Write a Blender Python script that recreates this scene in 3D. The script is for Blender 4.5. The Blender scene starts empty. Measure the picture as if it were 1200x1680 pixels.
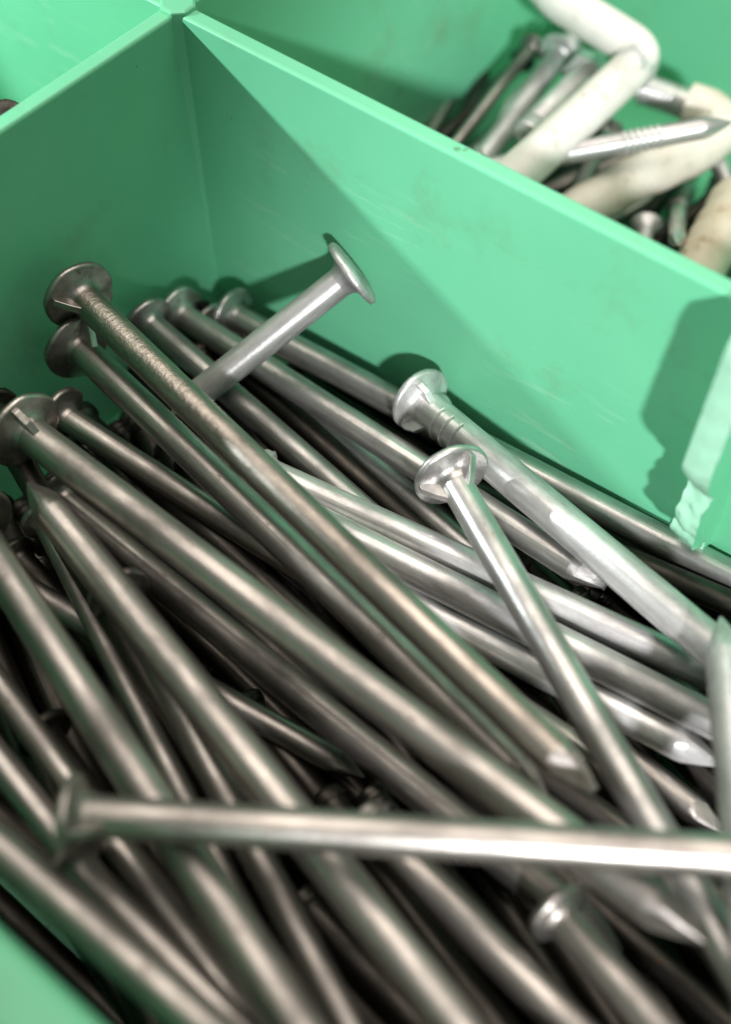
import bpy, bmesh, math, random
from mathutils import Vector, Matrix, noise
random.seed(7)
S = bpy.context.scene
C = S.collection
MM = 0.001                      # every length below is in millimetres

# ---------------------------------------------------------------- camera
cd = bpy.data.cameras.new('camera'); cam = bpy.data.objects.new('camera', cd); C.objects.link(cam)
PITCH, HEAD = math.radians(55), math.radians(38.66)
fw = Vector((-math.sin(HEAD), math.cos(HEAD), 0)); rt = Vector((fw.y, -fw.x, 0)); up = Vector((0, 0, 1))
AX = fw*math.cos(PITCH) - up*math.sin(PITCH); UPV = fw*math.sin(PITCH) + up*math.cos(PITCH)
m = Matrix((rt, UPV, -AX)).transposed().to_4x4(); m.translation = Vector((99.4, -90.7, 143.0))*MM
cam.matrix_world = m
cd.sensor_fit = 'VERTICAL'; cd.sensor_height = 36; cd.sensor_width = 36; cd.lens = 2078/1680*36
cd.clip_start = 0.004; cd.clip_end = 50
cd.dof.use_dof = True; cd.dof.focus_distance = 0.150; cd.dof.aperture_fstop = 12.0
S.camera = cam

# ---------------------------------------------------------------- light
W = bpy.data.worlds.new('World'); S.world = W; W.use_nodes = True
W.node_tree.nodes['Background'].inputs[0].default_value = (0.85, 1.0, 0.88, 1)
W.node_tree.nodes['Background'].inputs[1].default_value = 0.19
def lamp(name, loc, kind, radius, power, col, aim=None, cone=None, blend=.5):
    l = bpy.data.lights.new(name, kind); l.shadow_soft_size = radius; l.energy = power; l.color = col
    o = bpy.data.objects.new(name, l); C.objects.link(o); o.location = Vector(loc)*MM
    if aim:
        o.rotation_euler = (Vector(aim)-Vector(loc)).to_track_quat('-Z', 'Y').to_euler(); l.spot_size = math.radians(cone); l.spot_blend = blend
    return o
lamp('side_lamp', (-95, -90, 102), 'SPOT', .003, 1.05, (0.93, 1.0, 1.0), (2, 0, 47), 46, .45)
d2 = Vector((-7.8, 10.0, -8.3)).normalized(); aim2 = Vector((121, 0, 43))
lamp('desk_lamp', aim2 - d2*520, 'SPOT', .014, 16.5, (1.0, 0.97, 0.99), aim2, 20.5, .45)
al = bpy.data.lights.new('ceiling_panel', 'AREA'); al.shape = 'RECTANGLE'; al.size = 1.05; al.size_y = 0.8; al.energy = 9.2; al.color = (1.0, 0.89, 0.80)
ao = bpy.data.objects.new('ceiling_panel', al); C.objects.link(ao); ao.location = (-0.10, 0.20, 0.85)
S.view_settings.view_transform = 'Standard'; S.view_settings.look = 'None'
S.view_settings.exposure = 0.0; S.view_settings.gamma = 1.0

# ---------------------------------------------------------------- materials
def new_mat(name):
    mt = bpy.data.materials.new(name); mt.use_nodes = True
    nt = mt.node_tree; return mt, nt, nt.nodes['Principled BSDF']
def nz(nt, scale, detail=4, rough=.55, vec=None):
    n = nt.nodes.new('ShaderNodeTexNoise'); n.inputs['Scale'].default_value = scale
    n.inputs['Detail'].default_value = detail; n.inputs['Roughness'].default_value = rough
    if vec is not None: nt.links.new(vec, n.inputs['Vector'])
    return n
def ramp(nt, src, stops):
    r = nt.nodes.new('ShaderNodeValToRGB'); nt.links.new(src, r.inputs[0])
    el = r.color_ramp.elements
    while len(el) < len(stops): el.new(.5)
    for e, (p, c) in zip(el, stops):
        e.position = p; e.color = (c if len(c) == 4 else (*c, 1)) if not isinstance(c, float) else (c, c, c, 1)
    return r
def bump(nt, bs, src, strength, dist):
    b = nt.nodes.new('ShaderNodeBump'); b.inputs['Strength'].default_value = strength; b.inputs['Distance'].default_value = dist
    nt.links.new(src, b.inputs['Height']); nt.links.new(b.outputs[0], bs.inputs['Normal']); return b

def math_node(nt, op, a, b, clamp=False):
    n = nt.nodes.new('ShaderNodeMath'); n.operation = op; n.use_clamp = clamp
    for i, q in enumerate((a, b)):
        if isinstance(q, (int, float)): n.inputs[i].default_value = q
        else: nt.links.new(q, n.inputs[i])
    return n.outputs[0]
def mixc(nt, fac, a, b, mode='MIX'):
    n = nt.nodes.new('ShaderNodeMix'); n.data_type = 'RGBA'; n.blend_type = mode
    for i, q in ((0, fac), (6, a), (7, b)):
        if isinstance(q, (int, float)): n.inputs[i].default_value = q
        elif isinstance(q, tuple): n.inputs[i].default_value = (*q, 1)
        else: nt.links.new(q, n.inputs[i])
    return n.outputs[2]
def plastic(name, c1, c2, rough, scuff=1.0):
    mt, nt, b = new_mat(name); tc = nt.nodes.new('ShaderNodeTexCoord'); P = tc.outputs['Object']
    n = nz(nt, 45, 5, .6, P); r = ramp(nt, n.outputs[0], [(.3, c1), (.7, c2)]); col = r.outputs[0]
    facs = []
    for k, (rot, sc) in enumerate((((.3, .5, .2), 55), ((1.1, -.4, .9), 75), ((-.7, 1.2, .4), 40))):
        mp = nt.nodes.new('ShaderNodeMapping'); mp.inputs['Rotation'].default_value = rot; mp.inputs['Scale'].default_value = (1, 14, 9); mp.inputs['Location'].default_value = (k*.37, k*.11, .2)
        nt.links.new(P, mp.inputs[0]); s = nz(nt, sc, 3, .6, mp.outputs[0]); f = ramp(nt, s.outputs[0], [(.63, 0.0), (.68, 0.30*scuff)]); facs.append(f.outputs[0])
    sc_ = math_node(nt, 'ADD', math_node(nt, 'ADD', facs[0], facs[1], True), facs[2], True)
    patch = nz(nt, 32, 2, .5, P); pm = ramp(nt, patch.outputs[0], [(.42, 0.0), (.62, 1.0)]); sc_ = math_node(nt, 'MULTIPLY', sc_, pm.outputs[0])
    col = mixc(nt, sc_, col, (min(1, c1[0]*2.2+.05), min(1, c1[1]*1.22), min(1, c1[2]*1.5)))
    v = nz(nt, 300, 3, .7, P); sp = ramp(nt, v.outputs[0], [(.705, 0.0), (.76, .8)]); col = mixc(nt, sp.outputs[0], col, (c1[0]*.6, c1[1]*.45, c1[2]*.4))
    g = nz(nt, 60, 5, .7, P); gm = ramp(nt, g.outputs[0], [(.56, 0.0), (.74, .34)]); col = mixc(nt, gm.outputs[0], col, (.16, .20, .10))
    b.inputs['Specular IOR Level'].default_value = .35
    nt.links.new(col, b.inputs['Base Color'])
    rr = ramp(nt, n.outputs[0], [(.3, rough-.07), (.7, rough+.09)]); nt.links.new(math_node(nt, 'ADD', rr.outputs[0], math_node(nt, 'MULTIPLY', sc_, .4)), b.inputs['Roughness'])
    n2 = nz(nt, 700, 2, .5, P); n3 = nz(nt, 55, 2, .5, P)
    bump(nt, b, math_node(nt, 'ADD', math_node(nt, 'ADD', math_node(nt, 'MULTIPLY', n2.outputs[0], .12), math_node(nt, 'MULTIPLY', n3.outputs[0], 1.1)), math_node(nt, 'MULTIPLY', sc_, -.25)), .35, .0005)
    return mt
M_TRAY = plastic('green_plastic', (.142, .53, .305), (.160, .56, .325), .40)
M_RIM = M_TRAY
M_BREAK = plastic('stress_whitened_plastic', (.30, .62, .43), (.38, .69, .51), .5)

def metal(name, dark, light, rough, pit=False, rust=.5, met=1.0):
    mt, nt, b = new_mat(name); tc = nt.nodes.new('ShaderNodeTexCoord'); oi = nt.nodes.new('ShaderNodeObjectInfo')
    off = nt.nodes.new('ShaderNodeVectorMath'); off.operation = 'ADD'; nt.links.new(tc.outputs['Object'], off.inputs[0]); nt.links.new(oi.outputs['Color'], off.inputs[1])
    def mapped(sx, sz):
        mp = nt.nodes.new('ShaderNodeMapping'); mp.inputs['Scale'].default_value = (sx, sx, sz); nt.links.new(off.outputs[0], mp.inputs[0]); return mp.outputs[0]
    streak = nz(nt, 420, 5, .65, mapped(1, .12)); blot = nz(nt, 190, 4, .6, mapped(1, .5)); draw = nz(nt, 2600, 2, .5, mapped(1, .012)); fine = nz(nt, 1500, 3, .6, mapped(1, 1))
    r = ramp(nt, streak.outputs[0], [(.34, dark), (.60, light)])
    bl = ramp(nt, blot.outputs[0], [(.34, .55), (.62, 1.12)])
    col = mixc(nt, 1.0, r.outputs[0], bl.outputs[0], 'MULTIPLY')
    sep = nt.nodes.new('ShaderNodeSeparateColor'); nt.links.new(oi.outputs['Color'], sep.inputs[0])
    tone = math_node(nt, 'ADD', math_node(nt, 'MULTIPLY', sep.outputs[0], .45), .78)
    tn = nt.nodes.new('ShaderNodeCombineColor'); [nt.links.new(tone, tn.inputs[i]) for i in range(3)]
    col = mixc(nt, 1.0, col, tn.outputs[0], 'MULTIPLY')
    rs = nz(nt, 620, 4, .7, mapped(1, .6)); rm = ramp(nt, rs.outputs[0], [(.625, 0.0), (.72, rust)])
    col = mixc(nt, rm.outputs[0], col, (.13, .065, .03))
    nt.links.new(col, b.inputs['Base Color']); b.inputs['Metallic'].default_value = met
    rr = ramp(nt, blot.outputs[0], [(.34, rough+.14), (.62, rough-.03)]); nt.links.new(math_node(nt, 'ADD', rr.outputs[0], math_node(nt, 'MULTIPLY', rm.outputs[0], .3)), b.inputs['Roughness'])
    h = math_node(nt, 'ADD', math_node(nt, 'MULTIPLY', draw.outputs[0], .35), math_node(nt, 'MULTIPLY', fine.outputs[0], .30))
    if pit:
        sx = nt.nodes.new('ShaderNodeSeparateXYZ'); nt.links.new(tc.outputs['Object'], sx.inputs[0])
        wav = math_node(nt, 'MULTIPLY', math_node(nt, 'SUBTRACT', blot.outputs[0], .5), .05)
        fade = nt.nodes.new('ShaderNodeMapRange'); nt.links.new(math_node(nt, 'ADD', sx.outputs[2], wav), fade.inputs[0])
        for i, q in ((1, .016), (2, .034), (3, 1.0), (4, 0.0)): fade.inputs[i].default_value = q
        sc = nz(nt, 1050, 4, .7, mapped(1, 1.7)); hh = math_node(nt, 'MULTIPLY', math_node(nt, 'MULTIPLY', sc.outputs[0], 3.2), fade.outputs[0])
        h = math_node(nt, 'ADD', h, hh)
    bump(nt, b, h, .28, .00028)
    return mt
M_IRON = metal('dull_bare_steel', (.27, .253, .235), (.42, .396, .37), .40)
M_PIT = metal('pitted_steel', (.24, .215, .188), (.39, .355, .315), .38, True)
M_DARK = metal('shade_darkened_steel', (.035, .032, .028), (.10, .092, .082), .42)  # shade of the deep gaps put into the steel colour, not oxide
M_BRIGHT = metal('clean_steel', (.38, .375, .36), (.56, .55, .535), .36, met=.9)
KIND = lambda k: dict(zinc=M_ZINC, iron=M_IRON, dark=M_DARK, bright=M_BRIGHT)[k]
M_ZINC = metal('galvanised_steel', (.46, .46, .455), (.64, .64, .635), .36, rust=.2, met=.62)

def coated(name, c1, c2, stain, centre=None, rad=0.004):
    mt, nt, b = new_mat(name); tc = nt.nodes.new('ShaderNodeTexCoord')
    n = nz(nt, 130, 5, .65, tc.outputs['Object']); r = ramp(nt, n.outputs[0], [(.28, stain), (.42, c1), (.7, c2)])
    v = nz(nt, 900, 2, .6, tc.outputs['Object']); sp = ramp(nt, v.outputs[0], [(.68, 0.0), (.74, 1.0)])
    mx = nt.nodes.new('ShaderNodeMix'); mx.data_type = 'RGBA'; nt.links.new(sp.outputs[0], mx.inputs[0])
    nt.links.new(r.outputs[0], mx.inputs[6]); mx.inputs[7].default_value = (*stain, 1)
    nt.links.new(mx.outputs[2], b.inputs['Base Color']); b.inputs['Roughness'].default_value = .45
    bump(nt, b, n.outputs[0], .25, .0006)
    return mt
M_CREAM = coated('cream_coating', (.70, .69, .64), (.78, .775, .735), (.44, .40, .33))
M_WORN, _n, _b = new_mat('worn_metal'); _b.inputs['Base Color'].default_value = (.60, .59, .60, 1); _b.inputs['Metallic'].default_value = .45; _b.inputs['Roughness'].default_value = .38
M_CREAM2 = coated('yellowed_coating', (.60, .57, .475), (.70, .675, .60), (.34, .28, .19))
M_RUST = coated('rusty_coating', (.52, .46, .34), (.62, .58, .48), (.27, .14, .06))
M_TABLE = plastic('tabletop_laminate', (.30, .27, .24), (.36, .33, .29), .5)

# ---------------------------------------------------------------- helpers
def mesh_obj(name, bm, mat, parent=None, smooth=True, bevel=None, mats=None):
    me = bpy.data.meshes.new(name); bmesh.ops.recalc_face_normals(bm, faces=bm.faces); bm.to_mesh(me); bm.free()
    for k in (mats or [mat]): me.materials.append(k)
    if smooth: me.shade_smooth()
    o = bpy.data.objects.new(name, me); C.objects.link(o)
    if parent: o.parent = parent
    if bevel:
        bv = o.modifiers.new('bevel', 'BEVEL'); bv.width = bevel*MM; bv.segments = 3; bv.limit_method = 'ANGLE'; bv.angle_limit = math.radians(35)
        bv.harden_normals = True
    return o
def link(name, me, parent):
    o = bpy.data.objects.new(name, me); C.objects.link(o); o.parent = parent; return o
def thing(name, label, cat, group=None, mat=None):
    o = bpy.data.objects.new(name, None); C.objects.link(o); o.empty_display_size = .004
    if mat is not None: o.matrix_world = mat
    o['label'] = label; o['category'] = cat
    if group: o['group'] = group
    return o
def prism(bm, top, bot, z1, z0):
    """box with a drafted section: top and bot are lists of (x, y) going round"""
    a = [bm.verts.new((x*MM, y*MM, z1*MM)) for x, y in top]; b = [bm.verts.new((x*MM, y*MM, z0*MM)) for x, y in bot]
    bm.faces.new(a); bm.faces.new(b[::-1]); n = len(a)
    for i in range(n): bm.faces.new((a[i], b[i], b[(i+1) % n], a[(i+1) % n]))
def rect(x0, x1, y0, y1): return [(x0, y0), (x1, y0), (x1, y1), (x0, y1)]
def axis_matrix(a, b):
    a, b = Vector(a), Vector(b); d = (b-a).normalized()
    m = d.to_track_quat('Z', 'Y').to_matrix().to_4x4(); m.translation = a*MM; return m
def ring(bm, r, z, n, cx=0, cy=0, sq=0.0, ph=0.0):
    out = []
    for i in range(n):
        t = 2*math.pi*i/n + ph; c, s = math.cos(t), math.sin(t)
        k = 1/max(abs(c), abs(s)) if sq else 1
        rr = r*((1-sq) + sq*k*.80)
        out.append(bm.verts.new(((cx + rr*c)*MM, (cy + rr*s)*MM, z*MM)))
    return out
def skin(bm, A, B):
    n = len(A)
    for i in range(n): bm.faces.new((A[i], A[(i+1) % n], B[(i+1) % n], B[i]))

# ---------------------------------------------------------------- table and tray
bm = bmesh.new(); prism(bm, rect(-400, 500, -400, 400), rect(-400, 500, -400, 400), -0.6, -20)
o = mesh_obj('table_top', bm, M_TABLE, smooth=False); o['kind'] = 'structure'

tray = thing('sorting_tray', 'mint green plastic sorting tray whose dividers form compartments full of nails and hooks', 'tray')
TOP, FLOOR = 54.0, 2.0
X0, X1, Y0, Y1 = -78.0, 152.0, -85.6, 90.0
bm = bmesh.new(); prism(bm, rect(X0-6, X1+3, Y0-6, Y1+3), rect(X0-6, X1+3, Y0-6, Y1+3), FLOOR, 0); mesh_obj('floor_panel', bm, M_TRAY, tray, smooth=False)
def wall(name, top, bot, bev=.45):
    bm = bmesh.new(); prism(bm, top, bot, TOP, FLOOR-.4)
    # loop cuts along the height so that shading stays smooth
    return mesh_obj(name, bm, M_TRAY, tray, smooth=True, bevel=bev)
wall('divider_wall', rect(-2.2, X1+.2, 0.2, 2.5), rect(-2.2, X1+.2, 0.0, 2.9))
wall('divider_wall', rect(X0-.2, -3.4, 0.2, 2.5), rect(X0-.2, -3.4, 0.0, 2.9))
wall('divider_wall', rect(-4.3, -2.0, Y0-.2, 0.6), rect(-5.2, -0.6, Y0-.2, 0.6))
wall('divider_wall', rect(-4.3, -2.0, 2.2, Y1+.2), rect(-5.2, -0.6, 2.2, Y1+.2))
wall('outer_wall', rect(X0-6, X1+3, Y0-5.5, Y0), rect(X0-6, X1+3, Y0-4.0, Y0+.6), 1.2)
wall('outer_wall', rect(X0-6, X1+3, Y1, Y1+3), rect(X0-6, X1+3, Y1-.3, Y1+3))
wall('outer_wall', rect(X0-3, X0, Y0-.3, Y1+.3), rect(X0-3, X0+.5, Y0-.3, Y1+.3))
wall('outer_wall', rect(X1, X1+3, Y0-.3, Y1+.3), rect(X1-.5, X1+3, Y0-.3, Y1+.3))
# corner post: an eight-sided column where the dividers cross
bm = bmesh.new(); prev = None
for z, r in ((FLOOR-.3, 2.75), (TOP-.5, 2.35), (TOP+.35, 2.30), (TOP+.62, 2.05)):
    cur = ring(bm, r, z, 8, -2.9, 1.45, ph=math.pi/8)
    if prev: skin(bm, prev, cur)
    prev = cur
bm.faces.new(prev)
mesh_obj('corner_post', bm, M_TRAY, tray, smooth=False, bevel=.3)
# the broken-off divider stub on the right: ragged free edge, whitened where it tore
prof = [(1.0, 57.5), (-7.9, 57.5), (-8.3, 56.6)]
zz = 56.6
rag = random.Random(3)
while zz > 42.5:
    zz -= 1.1; prof.append((-8.4 - (56.6-zz)*.10 + rag.uniform(-.05, .05), zz))
prof += [(-9.9, 40.4), (-9.4, 38.6), (-8.2, 36.8), (-7.0, 35.0), (-6.2, 33.4), (-6.6, 32.4), (-7.1, 31.4), (-6.9, 30.6), (-7.4, 29.6), (-7.5, 28.2), (-7.0, 27.2),
         (-7.1, 26.0), (-6.7, 24.6), (-5.6, 23.2), (-3.8, 21.6), (-2.4, 20.6), (-2.2, 12), (1.0, 12)]
dense = [Vector((*prof[0], 0))]
for p0, p1 in zip(prof, prof[1:]):
    l = math.hypot(p1[0]-p0[0], p1[1]-p0[1]); k = max(1, int(l/.45))
    for i in range(1, k+1): dense.append(Vector((p0[0]+(p1[0]-p0[0])*i/k, p0[1]+(p1[1]-p0[1])*i/k, 0)))
bm = bmesh.new(); rows = []; NX = 9; x0, x1 = 76.0, 79.2
for k in range(NX):
    u = k/(NX-1); row = []
    for i, q in enumerate(dense):
        y, z = q.x, q.y; x = x0 + (x1-x0)*u + (z-40)*-.006
        low = min(1, max(0, (40-z)/4)); free = 1 if y < -2.6 else 0
        amp = .10 + .34*low; c = Vector((x*.9, y*.7, z*.55)); c2 = c*2.6
        dy = amp*noise.noise(c) + amp*.55*noise.noise(c2) - .35*math.sin(math.pi*u)*(1-.6*low) - low*.9*(u-.5)
        row.append(bm.verts.new(((x + free*.10*(1+2*low)*noise.noise(c2+Vector((9, 0, 0))))*MM, (y + free*dy)*MM, (z + free*amp*.5*noise.noise(c2+Vector((0, 7, 0))))*MM)))
    rows.append(row)
for k in range(NX-1):
    for i in range(len(dense)-1):
        f = bm.faces.new((rows[k][i], rows[k][i+1], rows[k+1][i+1], rows[k+1][i])); f.material_index = 1 if dense[i].x < -1 and i > 14 else 0
bm.faces.new(rows[0][::-1]); bm.faces.new(rows[-1])
o = mesh_obj('broken_divider', bm, None, tray, smooth=True, mats=[M_TRAY, M_BREAK]); o.data.set_sharp_from_angle(angle=math.radians(50)); o['label'] = 'snapped stub of a divider with a torn whitened edge'

# ---------------------------------------------------------------- nails
SEG = 20
def shank_mesh(r, L, mat, bend=0.0, pit=False, seed=0):
    rg = random.Random(seed); bm = bmesh.new(); tip = 2.7*r; n = max(8, int(L/3)); rows = []
    for i in range(n+1):
        z = (L-tip)*i/n; q = z/L
        bx = bend*(4*q*(1-q)); rows.append(ring(bm, r*(1+rg.uniform(-.006, .006)), z, SEG, bx, 0))
        if i: skin(bm, rows[-2], rows[-1])
    return bm, bend*(4*((L-tip)/L)*(tip/L))
def make_nail(label, A, B, r, kind, R=None, group=None, burr=0, rings=0, bend=0.0, roll=0.0, seed=0, pit=False, blunt=False, cat='nail', dish=.35):
    L = (Vector(B)-Vector(A)).length
    mt = KIND(kind)
    t = thing('nail', label, cat, group, axis_matrix(A, B) @ Matrix.Rotation(roll, 4, 'Z'))
    rg = random.Random(seed+99)
    tip = (2.7 if not blunt else 1.9)*r
    bm, bx = shank_mesh(r, L, mt, bend, pit, seed)
    mesh_obj('shank', bm, M_PIT if pit else mt, t)
    # four-sided cut point with slightly flared corners
    bm = bmesh.new(); z0 = L-2.7*r
    stations = [(1.0, 0, 0), (1.0, .12, .45), (.92, .26, 1.0), (.58, .60, 1.0), (.28, .85, 1.0), (.08 if not blunt else .30, 1.0 if not blunt else .92, 1.0)]
    prev = None; oy = rg.uniform(-.08, .08)*r
    for k, q, sq in stations:
        cur = ring(bm, r*k*(1.0 if sq < .5 else 1.03), z0 + 2.7*r*q, SEG, bx*(1-q), oy*q, sq=sq)
        if prev: skin(bm, prev, cur)
        prev = cur
    bm.faces.new(prev)
    o = mesh_obj('point', bm, mt, t, smooth=True)
    o.data.set_sharp_from_angle(angle=math.radians(28))
    # head: flared neck, flat disc with a slightly domed face
    R = R or r*2.3
    bm = bmesh.new(); prev = None; HS = 28
    fl = dish
    prof = [(r*1.005, .5+1.9*fl), (r*1.05, .35+1.1*fl), (r*1.18, .2+.6*fl), (r*1.45, .06+.25*fl), (R*.92, -.06), (R*.985, -.14), (R, -.45), (R*.985, -.85), (R*.90, -1.12), (R*.5, -1.3), (R*.12, -1.34)]
    wob = [1 + rg.uniform(-.035, .035) for _ in range(HS)]
    ex, ey = rg.uniform(-.10, .10)*r, rg.uniform(-.10, .10)*r
    for pr, pz in prof:
        q = min(1, max(0, (pr-r)/(R-r))); cur = []
        for i in range(HS):
            a = 2*math.pi*i/HS; w = 1 + (wob[i]-1 + wob[i-1]-1)*.5*q
            cur.append(bm.verts.new(((ex*q + pr*w*math.cos(a))*MM, (ey*q + pr*w*math.sin(a))*MM, (pz + .10*q*math.sin(a+seed))*MM)))
        if prev: skin(bm, prev, cur)
        prev = cur
    bm.faces.new(prev); mesh_obj('head', bm, mt, t)
    # pinched fins that the gripping dies left under the head
    for k in range(burr):
        a = roll*0 + k*2*math.pi/max(burr, 1) + .5
        bm = bmesh.new()
        p = [(r*.92, 2.9), (r*.95, .1), (R*.92, -.1), (R*.93, .55), (r*1.55, 1.9)]
        L1 = [bm.verts.new(((x*math.cos(a) - w*math.sin(a))*MM, (x*math.sin(a) + w*math.cos(a))*MM, z*MM)) for w in (-.45,) for x, z in p]
        L2 = [bm.verts.new(((x*math.cos(a) - w*math.sin(a))*MM, (x*math.sin(a) + w*math.cos(a))*MM, z*MM)) for w in (.45,) for x, z in p]
        bm.faces.new(L1); bm.faces.new(L2[::-1]); skin(bm, L1, L2)
        mesh_obj('burr', bm, mt, t, smooth=False, bevel=.12)
    for k in range(rings):
        z = 4.6 + k*1.75; bm = bmesh.new()
        rows = []
        for j in range(6):
            pj = [(-.32, .98), (-.16, 1.10), (-.04, 1.17), (.06, 1.17), (.16, 1.08), (.3, .98)][j]
            rows.append([bm.verts.new((r*pj[1]*math.cos(a)*MM, r*pj[1]*math.sin(a)*MM, (z+pj[0])*MM)) for a in [i*math.pi*1.15/16 + .4 for i in range(17)]])
            if j:
                for i in range(16): bm.faces.new((rows[-2][i], rows[-2][i+1], rows[-1][i+1], rows[-1][i]))
        mesh_obj('grip_ridge', bm, mt, t)
    tint = (rg.random(), rg.random(), rg.random(), 1)
    for ch in t.children: ch.color = tint
    return t

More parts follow.
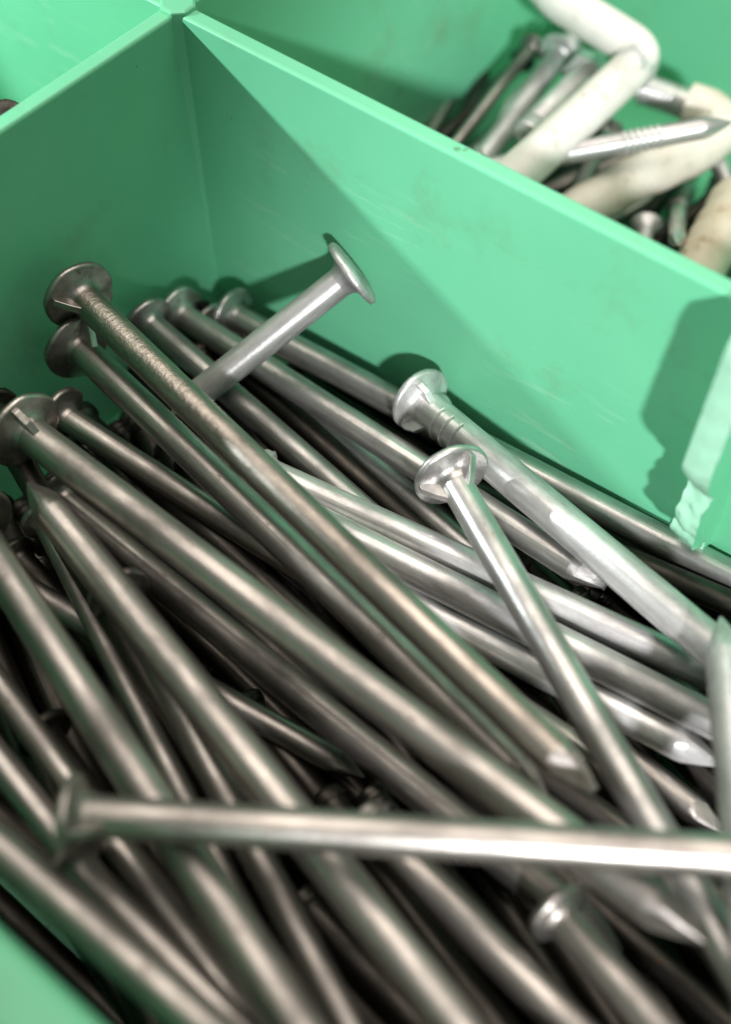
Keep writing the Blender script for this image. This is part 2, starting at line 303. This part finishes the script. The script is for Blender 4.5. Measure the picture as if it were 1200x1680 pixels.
HEAP = 'long nails heaped in the front compartment'
BURIED = 'nails buried in the dark bottom of the heap'
NAILS = [
    ((16.93, -64.01, 25.46), (93.36, -79.46, 27.33), 1.45, 'iron', 'narrow dark nail at the left edge that points down at the level nail head', dict()),
    ((30.35, -71.73, 27.83), (107.34, -83.92, 25.02), 1.5, 'iron', 'nail at the left edge that ends just left of the level nail head', dict()),
    ((54.06, -75.99, 29.98), (131.91, -80.74, 30.28), 1.5, 'iron', 'nail whose small blurred head sits right below the level nail head', dict()),
    ((34.25, -80.04, 34.37), (112.14, -79.74, 38.51), 1.85, 'iron', 'nearest nail to the green front rim in the bottom left corner', dict()),
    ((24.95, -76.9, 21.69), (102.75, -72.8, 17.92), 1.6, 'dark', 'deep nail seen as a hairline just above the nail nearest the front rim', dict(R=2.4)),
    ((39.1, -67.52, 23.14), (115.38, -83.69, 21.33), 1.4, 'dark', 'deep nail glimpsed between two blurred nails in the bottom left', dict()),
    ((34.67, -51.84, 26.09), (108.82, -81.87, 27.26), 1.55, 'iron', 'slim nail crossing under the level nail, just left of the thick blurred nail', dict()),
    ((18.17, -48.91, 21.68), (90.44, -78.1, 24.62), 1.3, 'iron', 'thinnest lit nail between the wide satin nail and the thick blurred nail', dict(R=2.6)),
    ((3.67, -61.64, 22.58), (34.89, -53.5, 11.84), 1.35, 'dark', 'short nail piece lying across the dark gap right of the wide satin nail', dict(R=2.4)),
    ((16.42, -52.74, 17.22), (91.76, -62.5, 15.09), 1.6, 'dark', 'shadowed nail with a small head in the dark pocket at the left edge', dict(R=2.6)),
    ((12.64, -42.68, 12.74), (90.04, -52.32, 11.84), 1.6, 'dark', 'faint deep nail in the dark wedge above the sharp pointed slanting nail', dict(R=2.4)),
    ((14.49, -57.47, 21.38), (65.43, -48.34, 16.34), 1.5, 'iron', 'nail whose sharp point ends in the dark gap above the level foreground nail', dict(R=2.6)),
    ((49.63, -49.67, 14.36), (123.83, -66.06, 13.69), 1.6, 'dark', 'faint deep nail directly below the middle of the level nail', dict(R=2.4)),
    ((71.02, -54.76, 25.0), (147.89, -66.59, 31.02), 1.85, 'iron', 'wide blurred nail running to the bottom edge right of centre', dict(R=2.2)),
    ((90.88, -51.33, 26.89), (148.16, -69.87, 41.7), 1.7, 'iron', 'nail with a bright tilted head rim below the right half of the level nail', dict(R=3.2, roll=2.0, dish=0.2)),
    ((68.76, -40.84, 12.31), (145.86, -51.25, 17.95), 1.6, 'dark', 'dim thin nail between the tilted head rim and the bottom right corner', dict(R=2.4)),
    ((53.85, -73.76, 37.31), (118.16, -29.67, 39.15), 1.85, 'iron', 'level foreground nail lying right across the whole heap, brightly lit at its right', dict(R=3.8, burr=2)),
    ((126.17, -79.83, 42.81), (86.74, -16.18, 29.75), 1.95, 'zinc', 'pale nail whose point stands up at the right edge of the picture', dict()),
    ((27.17, -3.76, 32.24), (15.88, -26.15, 17.67), 1.9, 'zinc', 'short silver nail propped up with its wide flat head near the back wall', dict(dish=0.5, R=4.5, bend=0.0)),
    ((3.72, -17.07, 19.36), (77.05, -25.27, 13.7), 1.7, 'bright', 'nail with a dark round head just right of the pitted nail', dict(R=3.7)),
    ((3.85, -10.08, 13.08), (72.88, -21.68, 13.08), 1.55, 'dark', 'nail from the left hand head of the pair below the propped silver nail', dict(R=3.9)),
    ((3.73, -11.42, 16.13), (73.62, -14.0, 19.13), 1.8, 'bright', 'flat grey matt nail ending in the shade of the bright galvanised nail', dict(blunt=True, roll=0.5)),
    ((38.6, -12.02, 8.18), (108.47, -8.59, 10.63), 1.5, 'dark', 'thin dim nail under the flat grey matt nail, right of the steep slim nail', dict(R=2.2)),
    ((79.56, -27.44, 14.1), (98.52, -28.69, 13.7), 1.6, 'iron', 'short nail end with a splayed cut point, below the green floor spot at right', dict(R=1.8)),
    ((62.02, -30.21, 9.0), (135.83, -25.02, 9.0), 1.55, 'dark', 'deep greenish nail under the splayed cut point', dict(R=2.4)),
    ((49.21, -9.51, 13.75), (122.4, -1.82, 21.49), 1.55, 'dark', 'dim nail in the dark slot between the wall nail and the bright galvanised nail', dict(R=2.2)),
    ((8.69, -36.64, 22.28), (84.37, -31.79, 17.36), 1.6, 'iron', 'black nail with a short lit streak, under the smooth nail at upper left', dict()),
    ((4.38, -43.29, 25.68), (76.28, -67.35, 20.47), 1.6, 'dark', 'nail whose head shows only its edge at the left side under the wall', dict()),
    ((7.81, -33.5, 17.75), (83.29, -42.4, 17.76), 1.6, 'dark', 'dark green tinged nail in the deep gap between two burred nails', dict(R=2.4)),
    ((4.0, -26.66, 32.01), (87.67, -42.06, 33.01), 1.95, 'iron', 'dark nail with a rough pitted neck, its head topmost against the shaded left wall', dict(R=4.6, pit=True, burr=2, bend=0.35, roll=2.2, blunt=True)),
    ((4.9, -29.47, 26.0), (83.83, -42.51, 26.0), 1.95, 'iron', 'smooth nail whose burred head overlaps the rough neck of the pitted nail', dict(R=4.5, burr=2, roll=0.6)),
    ((13.23, -44.46, 30.47), (102.1, -47.93, 33.95), 2.15, 'iron', 'thick nail with a burred head at the left edge, second row below the pitted one', dict(R=4.7, burr=2, roll=1.2)),
    ((16.88, -45.11, 20.8), (96.68, -49.66, 24.13), 1.9, 'iron', 'nail half hidden along the lower side of the thick burred nail', dict()),
    ((101.56, -68.87, 31.14), (17.93, -48.91, 29.39), 2.1, 'iron', 'thick blurred nail whose bare point is tucked under the burred head at left edge', dict()),
    ((18.26, -56.97, 30.49), (98.97, -79.99, 33.91), 2.1, 'iron', 'wide satin nail slanting in from the left edge and under the level foreground nail', dict()),
    ((32.14, -26.22, 19.47), (106.99, -13.1, 18.93), 1.95, 'zinc', 'silver nail passing under the steep slim nail, uppermost of three side by side', dict(R=2.7)),
    ((38.27, -29.01, 20.65), (111.59, -19.01, 19.93), 2.0, 'zinc', 'silver nail passing under the steep slim nail, middle of three side by side', dict(R=2.7)),
    ((41.94, -30.37, 17.24), (94.55, -23.96, 17.25), 1.95, 'zinc', 'glossy silver nail passing under the steep slim nail, lowest of three side by side', dict(R=2.7)),
    ((5.15, -7.38, 11.09), (78.19, -19.18, 12.05), 1.95, 'bright', 'nail from the right hand head of the pair below the propped silver nail', dict(R=4.0)),
    ((53.27, -17.06, 26.41), (125.89, -58.81, 32.63), 1.9, 'bright', 'slim galvanised nail with a broad burred head, crossing steeply over the silver nails', dict(dish=0.45, R=4.5, burr=3, roll=0.5, bend=0.0)),
    ((40.57, -5.83, 20.0), (117.8, -24.6, 29.08), 2.25, 'zinc', 'bright galvanised nail with ridged neck and dished head beside the green back wall', dict(dish=0.5, R=4.3, burr=3, rings=3, roll=1.2, bend=0.0)),
    ((8.32, -5.98, 14.48), (90.17, -1.87, 17.26), 1.95, 'bright', 'long dull nail lying along the foot of the green back wall', dict(R=4.1)),
    ((64.91, -53.18, 17.43), (138.04, -76.96, 30.44), 1.65, 'dark', 'nail whose small head peeks up behind the middle of the level nail', dict(R=2.0)),
]
FILL = [
    ((3.9, -80.6, 5.4), (79.8, -81.7, 3.7), 1.6),
    ((69.3, -79.0, 8.1), (147.1, -83.6, 4.8), 1.7),
    ((3.8, -72.5, 5.4), (79.8, -72.7, 3.5), 1.7),
    ((63.0, -78.4, 5.3), (141.0, -79.7, 3.7), 1.7),
    ((3.8, -69.2, 5.4), (77.8, -69.5, 3.5), 1.6),
    ((71.1, -76.3, 7.6), (147.0, -76.4, 3.9), 1.6),
    ((3.8, -65.9, 5.3), (77.8, -66.4, 3.3), 1.7),
    ((69.1, -67.2, 6.2), (147.0, -71.1, 5.5), 1.6),
    ((3.8, -61.1, 7.4), (77.8, -61.6, 5.5), 1.6),
    ((73.2, -58.6, 6.9), (146.9, -63.7, 4.6), 1.7),
    ((3.8, -62.8, 5.3), (77.8, -63.2, 3.3), 1.7),
    ((69.1, -64.4, 6.4), (147.0, -67.2, 4.2), 1.7),
    ((3.8, -57.0, 6.2), (79.7, -57.4, 3.5), 1.6),
    ((71.0, -55.7, 5.5), (147.0, -56.8, 3.6), 1.7),
    ((3.8, -59.5, 5.4), (79.8, -60.0, 3.4), 1.7),
    ((72.7, -47.3, 6.5), (146.5, -50.8, 3.7), 1.6),
    ((3.8, -48.7, 5.3), (81.7, -51.3, 3.3), 1.6),
    ((73.2, -49.7, 6.0), (147.1, -53.3, 3.7), 1.6),
    ((3.8, -46.2, 5.3), (77.8, -48.6, 3.4), 1.6),
    ((72.0, -42.5, 7.5), (145.9, -45.8, 3.7), 1.7),
    ((3.8, -42.3, 5.3), (77.7, -44.3, 3.5), 1.6),
    ((70.8, -44.7, 6.8), (146.7, -48.4, 4.3), 1.6),
    ((3.7, -38.0, 5.2), (81.7, -38.1, 6.0), 1.6),
    ((73.0, -42.0, 5.0), (147.0, -41.3, 3.7), 1.6),
    ((3.8, -34.3, 5.1), (79.6, -39.0, 3.1), 1.6),
    ((71.4, -29.8, 4.7), (147.0, -37.3, 3.6), 1.6),
    ((4.1, -26.5, 5.3), (77.8, -33.0, 3.6), 1.6),
    ((69.3, -24.7, 4.6), (143.2, -29.2, 3.3), 1.7),
    ((3.8, -23.4, 4.9), (81.6, -28.1, 3.4), 1.7),
    ((3.8, -20.2, 5.3), (81.7, -22.2, 3.5), 1.6),
    ((3.8, -17.4, 5.2), (77.7, -19.3, 3.5), 1.6),
    ((72.9, -17.3, 6.1), (146.9, -19.6, 3.9), 1.6),
    ((3.8, -14.4, 5.3), (79.7, -15.8, 3.4), 1.6),
    ((73.0, -14.1, 6.7), (147.0, -16.3, 3.8), 1.7),
    ((4.1, -11.1, 5.2), (82.0, -7.5, 3.7), 1.7),
    ((72.6, -11.1, 5.4), (146.6, -11.4, 3.7), 1.6),
    ((3.8, -7.8, 5.2), (81.7, -4.2, 3.6), 1.6),
    ((73.1, -3.7, 7.0), (147.0, -4.0, 4.3), 1.6),
    ((8.4, -56.2, 11.0), (77.2, -83.6, 10.7), 1.6),
    ((3.8, -29.3, 5.3), (79.6, -35.4, 5.0), 1.7),
    ((3.9, -19.8, 12.4), (79.1, -40.1, 15.3), 1.7),
    ((3.7, -31.9, 5.3), (79.5, -36.6, 3.3), 1.7),
    ((16.3, -48.0, 14.8), (88.4, -64.5, 12.8), 1.6),
    ((63.0, -13.0, 12.6), (139.5, -25.4, 4.4), 1.7),
    ((4.4, -44.1, 6.3), (82.3, -46.5, 3.5), 1.6),
    ((3.7, -56.8, 12.7), (72.7, -83.7, 12.9), 1.6),
    ((71.1, -5.6, 9.7), (147.0, -6.9, 6.6), 1.7),
    ((8.6, -37.7, 17.1), (85.9, -47.9, 15.1), 1.7),
    ((63.1, -52.0, 10.6), (134.4, -83.7, 8.7), 1.7),
    ((32.8, -5.3, 7.3), (108.6, -9.8, 7.2), 1.6),
    ((3.8, -73.7, 10.3), (81.5, -75.9, 3.7), 1.6),
    ((38.1, -41.2, 10.1), (106.3, -79.1, 9.5), 1.7),
    ((79.4, -35.0, 12.5), (147.0, -69.5, 9.2), 1.6),
    ((13.6, -49.4, 8.6), (83.9, -83.1, 11.7), 1.6),
    ((37.7, -42.2, 7.6), (102.8, -81.3, 10.4), 1.7),
    ((74.5, -51.9, 14.9), (146.9, -67.2, 12.9), 1.7),
    ((13.6, -23.2, 7.1), (85.5, -40.4, 8.9), 1.6),
    ((68.4, -50.4, 18.4), (142.8, -66.1, 16.9), 1.6),
    ((10.3, -52.3, 8.7), (77.8, -81.9, 14.4), 1.7),
    ((17.9, -25.3, 9.8), (84.9, -56.6, 8.0), 1.6),
    ((70.7, -28.5, 13.1), (146.9, -44.6, 16.7), 1.7),
    ((29.9, -66.4, 7.8), (103.6, -73.0, 5.4), 1.7),
    ((35.1, -28.3, 10.5), (104.8, -53.1, 9.5), 1.6),
    ((3.8, -55.1, 15.4), (74.2, -83.7, 15.9), 1.7),
    ((28.4, -29.7, 12.6), (99.0, -57.4, 7.7), 1.6),
    ((69.5, -63.1, 17.2), (146.9, -72.1, 12.9), 1.6),
    ((16.4, -47.3, 8.2), (86.6, -81.1, 10.9), 1.7),
    ((28.4, -29.6, 18.0), (99.8, -54.2, 9.0), 1.6),
    ((3.7, -9.9, 9.3), (73.9, -32.4, 15.0), 1.6),
    ((72.4, -35.1, 16.1), (146.9, -49.8, 12.8), 1.7),
    ((25.1, -22.0, 11.7), (98.6, -48.1, 10.0), 1.7),
    ((3.7, -66.9, 15.2), (77.3, -83.8, 6.3), 1.7),
    ((69.5, -31.4, 11.4), (147.1, -39.1, 10.1), 1.6),
    ((57.7, -14.6, 6.7), (122.5, -50.3, 8.8), 1.6),
    ((3.7, -54.1, 5.2), (77.7, -54.3, 3.2), 1.6),
    ((3.7, -67.1, 8.8), (77.4, -73.5, 6.6), 1.7),
    ((4.5, -50.8, 11.5), (76.1, -81.0, 17.7), 1.7),
    ((15.5, -39.9, 5.2), (91.5, -39.9, 5.7), 1.7),
    ((9.4, -14.2, 14.1), (81.1, -39.3, 12.1), 1.7),
    ((78.9, -22.7, 6.6), (147.1, -60.4, 10.0), 1.7),
    ((67.2, -37.5, 18.8), (143.2, -37.4, 19.0), 1.6),
    ((18.8, -6.6, 9.3), (92.6, -7.6, 13.9), 1.7),
    ((63.4, -67.3, 18.9), (140.3, -76.8, 10.1), 1.7),
    ((21.2, -22.6, 7.5), (95.1, -40.3, 9.2), 1.7),
    ((9.2, -25.8, 8.8), (76.7, -56.0, 8.0), 1.6),
    ((73.4, -11.4, 12.3), (146.9, -19.8, 9.1), 1.6),
    ((13.4, -3.8, 11.1), (87.3, -2.0, 10.4), 1.6),
    ((4.4, -51.5, 5.6), (78.3, -52.8, 5.1), 1.6),
    ((3.9, -47.2, 10.5), (73.6, -77.1, 15.6), 1.6),
    ((70.9, -15.4, 15.0), (146.2, -22.8, 7.5), 1.6),
    ((43.0, -51.2, 15.4), (115.2, -66.7, 10.8), 1.7),
    ((21.3, -28.8, 14.4), (93.6, -57.6, 8.7), 1.7),
    ((70.9, -10.5, 17.0), (146.1, -12.9, 6.7), 1.7),
    ((6.1, -29.8, 8.2), (73.8, -68.6, 9.2), 1.6),
    ((70.6, -16.0, 9.2), (142.4, -33.6, 5.1), 1.6),
    ((3.7, -4.1, 8.3), (76.1, -33.1, 6.7), 1.6),
    ((68.5, -66.0, 15.5), (142.0, -72.5, 9.7), 1.6),
    ((81.7, -20.7, 6.3), (147.0, -55.4, 8.8), 1.6),
    ((15.0, -26.7, 10.2), (82.3, -57.3, 9.8), 1.7),
    ((24.8, -9.6, 8.0), (93.4, -37.2, 6.3), 1.6),
    ((3.9, -17.2, 8.4), (77.3, -26.9, 11.0), 1.7),
]

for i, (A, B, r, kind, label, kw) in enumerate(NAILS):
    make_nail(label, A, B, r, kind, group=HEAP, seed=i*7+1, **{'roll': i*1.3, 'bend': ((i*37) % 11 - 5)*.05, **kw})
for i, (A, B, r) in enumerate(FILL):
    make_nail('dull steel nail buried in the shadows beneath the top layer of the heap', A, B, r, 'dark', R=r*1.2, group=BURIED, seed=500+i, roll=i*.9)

# ---------------------------------------------------------------- the compartment behind: hooks, screws, small nails
def catmull(P, n):
    out = []; Q = [P[0]] + list(P) + [P[-1]]
    for i in range(len(P)-1):
        p0, p1, p2, p3 = [Vector(q) for q in Q[i:i+4]]
        for k in range(n):
            t = k/n; out.append(.5*((2*p1) + (p2-p0)*t + (2*p0-5*p1+4*p2-p3)*t*t + (3*p1-p0-3*p2+p3)*t**3))
    out.append(Vector(P[-1])); return out
def tube(path, rad, seg=18, lump=0.0, seed=0):
    bm = bmesh.new(); N = len(path); prev = None; rings_ = []
    nrm = None
    for i, p in enumerate(path):
        d = (path[min(i+1, N-1)] - path[max(i-1, 0)]).normalized()
        if nrm is None: nrm = d.orthogonal().normalized()
        nrm = (nrm - d*nrm.dot(d)).normalized(); bn = d.cross(nrm); cur = []
        rr = rad(i/(N-1)) if callable(rad) else rad
        for k in range(seg):
            a = 2*math.pi*k/seg; v = nrm*math.cos(a) + bn*math.sin(a)
            r2 = rr*(1 + lump*noise.noise((p + v*rr)*.35 + Vector((seed, 0, 0))))
            cur.append(bm.verts.new((p + v*r2)*MM))
        if prev: skin(bm, prev, cur)
        rings_.append(cur); prev = cur
    bm.faces.new(rings_[0][::-1]); bm.faces.new(rings_[-1]); return bm
BACK = 'loose fixings in the compartment behind'
# large cream hook: straight arm, tight bend, straight arm
def hook(label, pts, r, mat, lump, seed, n=8, bare=None):
    t = thing('coated_hook', label, 'hook', 'cream coated hooks in the compartment behind')
    path = catmull(pts, n); t.location = path[0]*MM; off = path[0].copy()
    loc = [p-off for p in path]
    mesh_obj('coating', tube(loc, r, 20, lump, seed), mat, t)
    if bare:
        i0, i1 = int(bare[0]*(len(loc)-1)), int(bare[1]*(len(loc)-1))
        q = lambda u: r + .13 - .45*abs(2*u-1)**2
        mesh_obj('bare_bend', tube(loc[i0:i1+1], q, 20, .10, seed+4), M_WORN, t)
    return t, path
hook('large cream coated hook bent at a right angle, its bend worn to bare metal',
     [(4.6, 68.5, 31), (11, 65.8, 29), (18.8, 65.8, 27.4), (24.5, 66.2, 26.2), (27.4, 65.6, 25.5), (28.2, 62.5, 25), (28.0, 56, 24.6), (27.7, 48, 24), (27.1, 36, 23), (26.9, 24, 23)], 3.15, M_CREAM, .03, 3, bare=(.44, .62))
hook('yellowed cream hook with a rounded bend, lying under the ridged nail',
     [(36.5, 67.0, 20), (39.5, 67.4, 20), (42.2, 66.2, 19.8), (43.2, 63.2, 19.2), (41.8, 58.5, 18.3), (38.1, 51.4, 17), (34.9, 41.7, 16), (32.7, 33.5, 15), (31, 26, 14)], 3.35, M_CREAM2, .06, 11)
hook('rusty stained hook at the right edge behind the divider rim',
     [(56.5, 62, 13), (52.0, 56.5, 16.5), (53.6, 47, 18), (55.2, 38, 18), (56, 28, 17)], 3.6, M_RUST, .16, 5)
make_nail('galvanised ring shank nail resting across the yellowed hook, its point to the right', (20.5, 36.0, 19.3), (47.2, 57.9, 27.2), 1.55, 'zinc', group=BACK, rings=0, seed=801)
nl = bpy.data.objects['nail.%03d' % (len(NAILS)+len(FILL))]
for k in range(6):
    bm = bmesh.new(); rr = 1.55; z = 20.5 + k*.95; rows = []
    for pz, pr in ((-.3, .98), (-.1, 1.12), (.05, 1.14), (.3, .98)):
        rows.append(ring(bm, rr*pr, z+pz, 16))
        if len(rows) > 1: skin(bm, rows[-2], rows[-1])
    mesh_obj('grip_ridge', bm, M_ZINC, nl)
make_nail('grey nail with a round head leaning beside the large cream hook', (13.2, 66.5, 18.5), (19.4, 26, 15.5), 1.7, 'zinc', R=3.6, group=BACK, seed=811)
make_nail('thin brown nail lying against the green divider behind', (7.2, 68.0, 16.5), (9.4, 40, 11.5), 1.0, 'iron', R=2.2, group=BACK, seed=821)
make_nail('dark greenish nail in the gap between the two cream hooks', (22.5, 40.0, 9.6), (33.5, 66.0, 11.4), 1.6, 'iron', group=BACK, seed=831)
make_nail('small pale nail standing up close behind the divider rim at right', (44.2, 54.0, 12.5), (52.0, 36.5, 22.5), 1.2, 'bright', R=1.4, group=BACK, seed=841)
# short bolt: round shaft with a chamfered end
A, B = Vector((22.4, 43.2, 22.0)), Vector((19.6, 66.0, 19.0))
t = thing('bolt', 'short thick bolt shaft with a round cut end beside the large cream hook', 'bolt', BACK, axis_matrix(A, B))
L = (B-A).length; bm = bmesh.new(); prev = None
for r_, z_ in ((.3, 0), (1.75, 0), (2.05, .35), (2.05, 3.0), (1.85, 3.3), (2.05, 3.6), (2.05, L-3)):
    cur = ring(bm, r_, z_, 20)
    if prev: skin(bm, prev, cur)
    prev = cur
bm.faces.new(prev); mesh_obj('shaft', bm, M_ZINC, t).data.set_sharp_from_angle(angle=math.radians(35))
bm = bmesh.new(); a = ring(bm, 3.6, L-3.2, 6); b = ring(bm, 3.6, L, 6); skin(bm, a, b); bm.faces.new(a[::-1]); bm.faces.new(b)
mesh_obj('hex_head', bm, M_ZINC, t, smooth=False, bevel=.3)
# bare steel screw behind the yellowed hook
A, B = Vector((27.0, 70.5, 16.2)), Vector((37.5, 70.8, 17.0))
t = thing('screw', 'grey screw end showing between the bends of the two cream hooks', 'screw', BACK, axis_matrix(A, B))
bm = bmesh.new(); prev = None
for k in range(0, 43):
    cur = ring(bm, 2.2 + (.28 if k % 4 in (1, 2) else 0), k*.25, 18)
    if prev: skin(bm, prev, cur)
    else: bm.faces.new(cur[::-1])
    prev = cur
bm.faces.new(prev); mesh_obj('thread', bm, M_ZINC, t)
# small screws lying between the hooks
def screw(label, A, B, r, R):
    A, B = Vector(A), Vector(B); L = (B-A).length
    t = thing('screw', label, 'screw', BACK, axis_matrix(A, B)); bm = bmesh.new(); prev = None; n = int(L*5)
    for k in range(n+1):
        z = L*k/n; q = max(0, (z-L*.82)/(L*.18)); rr = r*(1-.85*q)*(1 + (.22*math.sin(z*2*math.pi/1.15) if z > L*.25 else 0))
        cur = ring(bm, max(.12, rr), z, 12)
        if prev: skin(bm, prev, cur)
        prev = cur
    bm.faces.new(prev); mesh_obj('thread', bm, M_ZINC, t)
    bm = bmesh.new(); prev = None
    for rr, z in ((r, 1.4), (R, -.2), (R*.97, -.45), (R*.35, -.5), (R*.25, .3), (.1, .35)):
        cur = ring(bm, rr, z, 20)
        if prev: skin(bm, prev, cur)
        prev = cur
    bm.faces.new(prev); mesh_obj('head', bm, M_ZINC, t)
    return t
screw('small bright screw under the elbow of the large cream hook', (35.5, 58.5, 13.6), (33.8, 40, 13.2), 1.25, 2.6)
screw('small screw in the dark gap right of the yellowed hook, nearest the rim', (43.0, 46.5, 13.4), (50.5, 30, 13.6), 1.2, 2.5)
screw('small screw at the right edge beyond the yellowed hook', (47.0, 70, 15), (60.0, 62, 12.5), 1.3, 2.7)
screw('small screw lying along the green divider behind the grey nail', (10.8, 74.0, 14.6), (12.2, 52, 14.2), 1.2, 2.6)
make_nail('dull nail slanting out from under the yellowed hook toward the rim', (26.5, 62.0, 12.6), (36.0, 24.0, 11.9), 1.4, 'bright', R=2.6, group=BACK, seed=851)
make_nail('thin nail in the shade below the elbow of the large cream hook', (14.5, 72.0, 12.8), (24.0, 40.0, 16.6), 1.15, 'bright', R=2.3, group=BACK, seed=852)
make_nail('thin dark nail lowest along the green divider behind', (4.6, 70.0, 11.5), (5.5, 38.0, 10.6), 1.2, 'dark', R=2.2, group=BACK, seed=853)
make_nail('bright nail crossing behind the rusty stained hook', (62.0, 52.0, 9.4), (40.5, 66.0, 17.2), 1.3, 'zinc', R=2.5, group=BACK, seed=854)
# lower layers of the same compartment
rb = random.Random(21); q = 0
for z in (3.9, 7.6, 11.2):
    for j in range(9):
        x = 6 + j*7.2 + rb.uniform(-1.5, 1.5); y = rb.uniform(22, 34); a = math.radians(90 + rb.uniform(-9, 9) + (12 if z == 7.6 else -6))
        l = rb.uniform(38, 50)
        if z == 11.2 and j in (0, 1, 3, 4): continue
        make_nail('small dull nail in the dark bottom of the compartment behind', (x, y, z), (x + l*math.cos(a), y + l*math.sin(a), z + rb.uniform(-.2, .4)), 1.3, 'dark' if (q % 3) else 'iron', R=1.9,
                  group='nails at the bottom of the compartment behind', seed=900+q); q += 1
# left compartment: one nail head shows over the divider rim
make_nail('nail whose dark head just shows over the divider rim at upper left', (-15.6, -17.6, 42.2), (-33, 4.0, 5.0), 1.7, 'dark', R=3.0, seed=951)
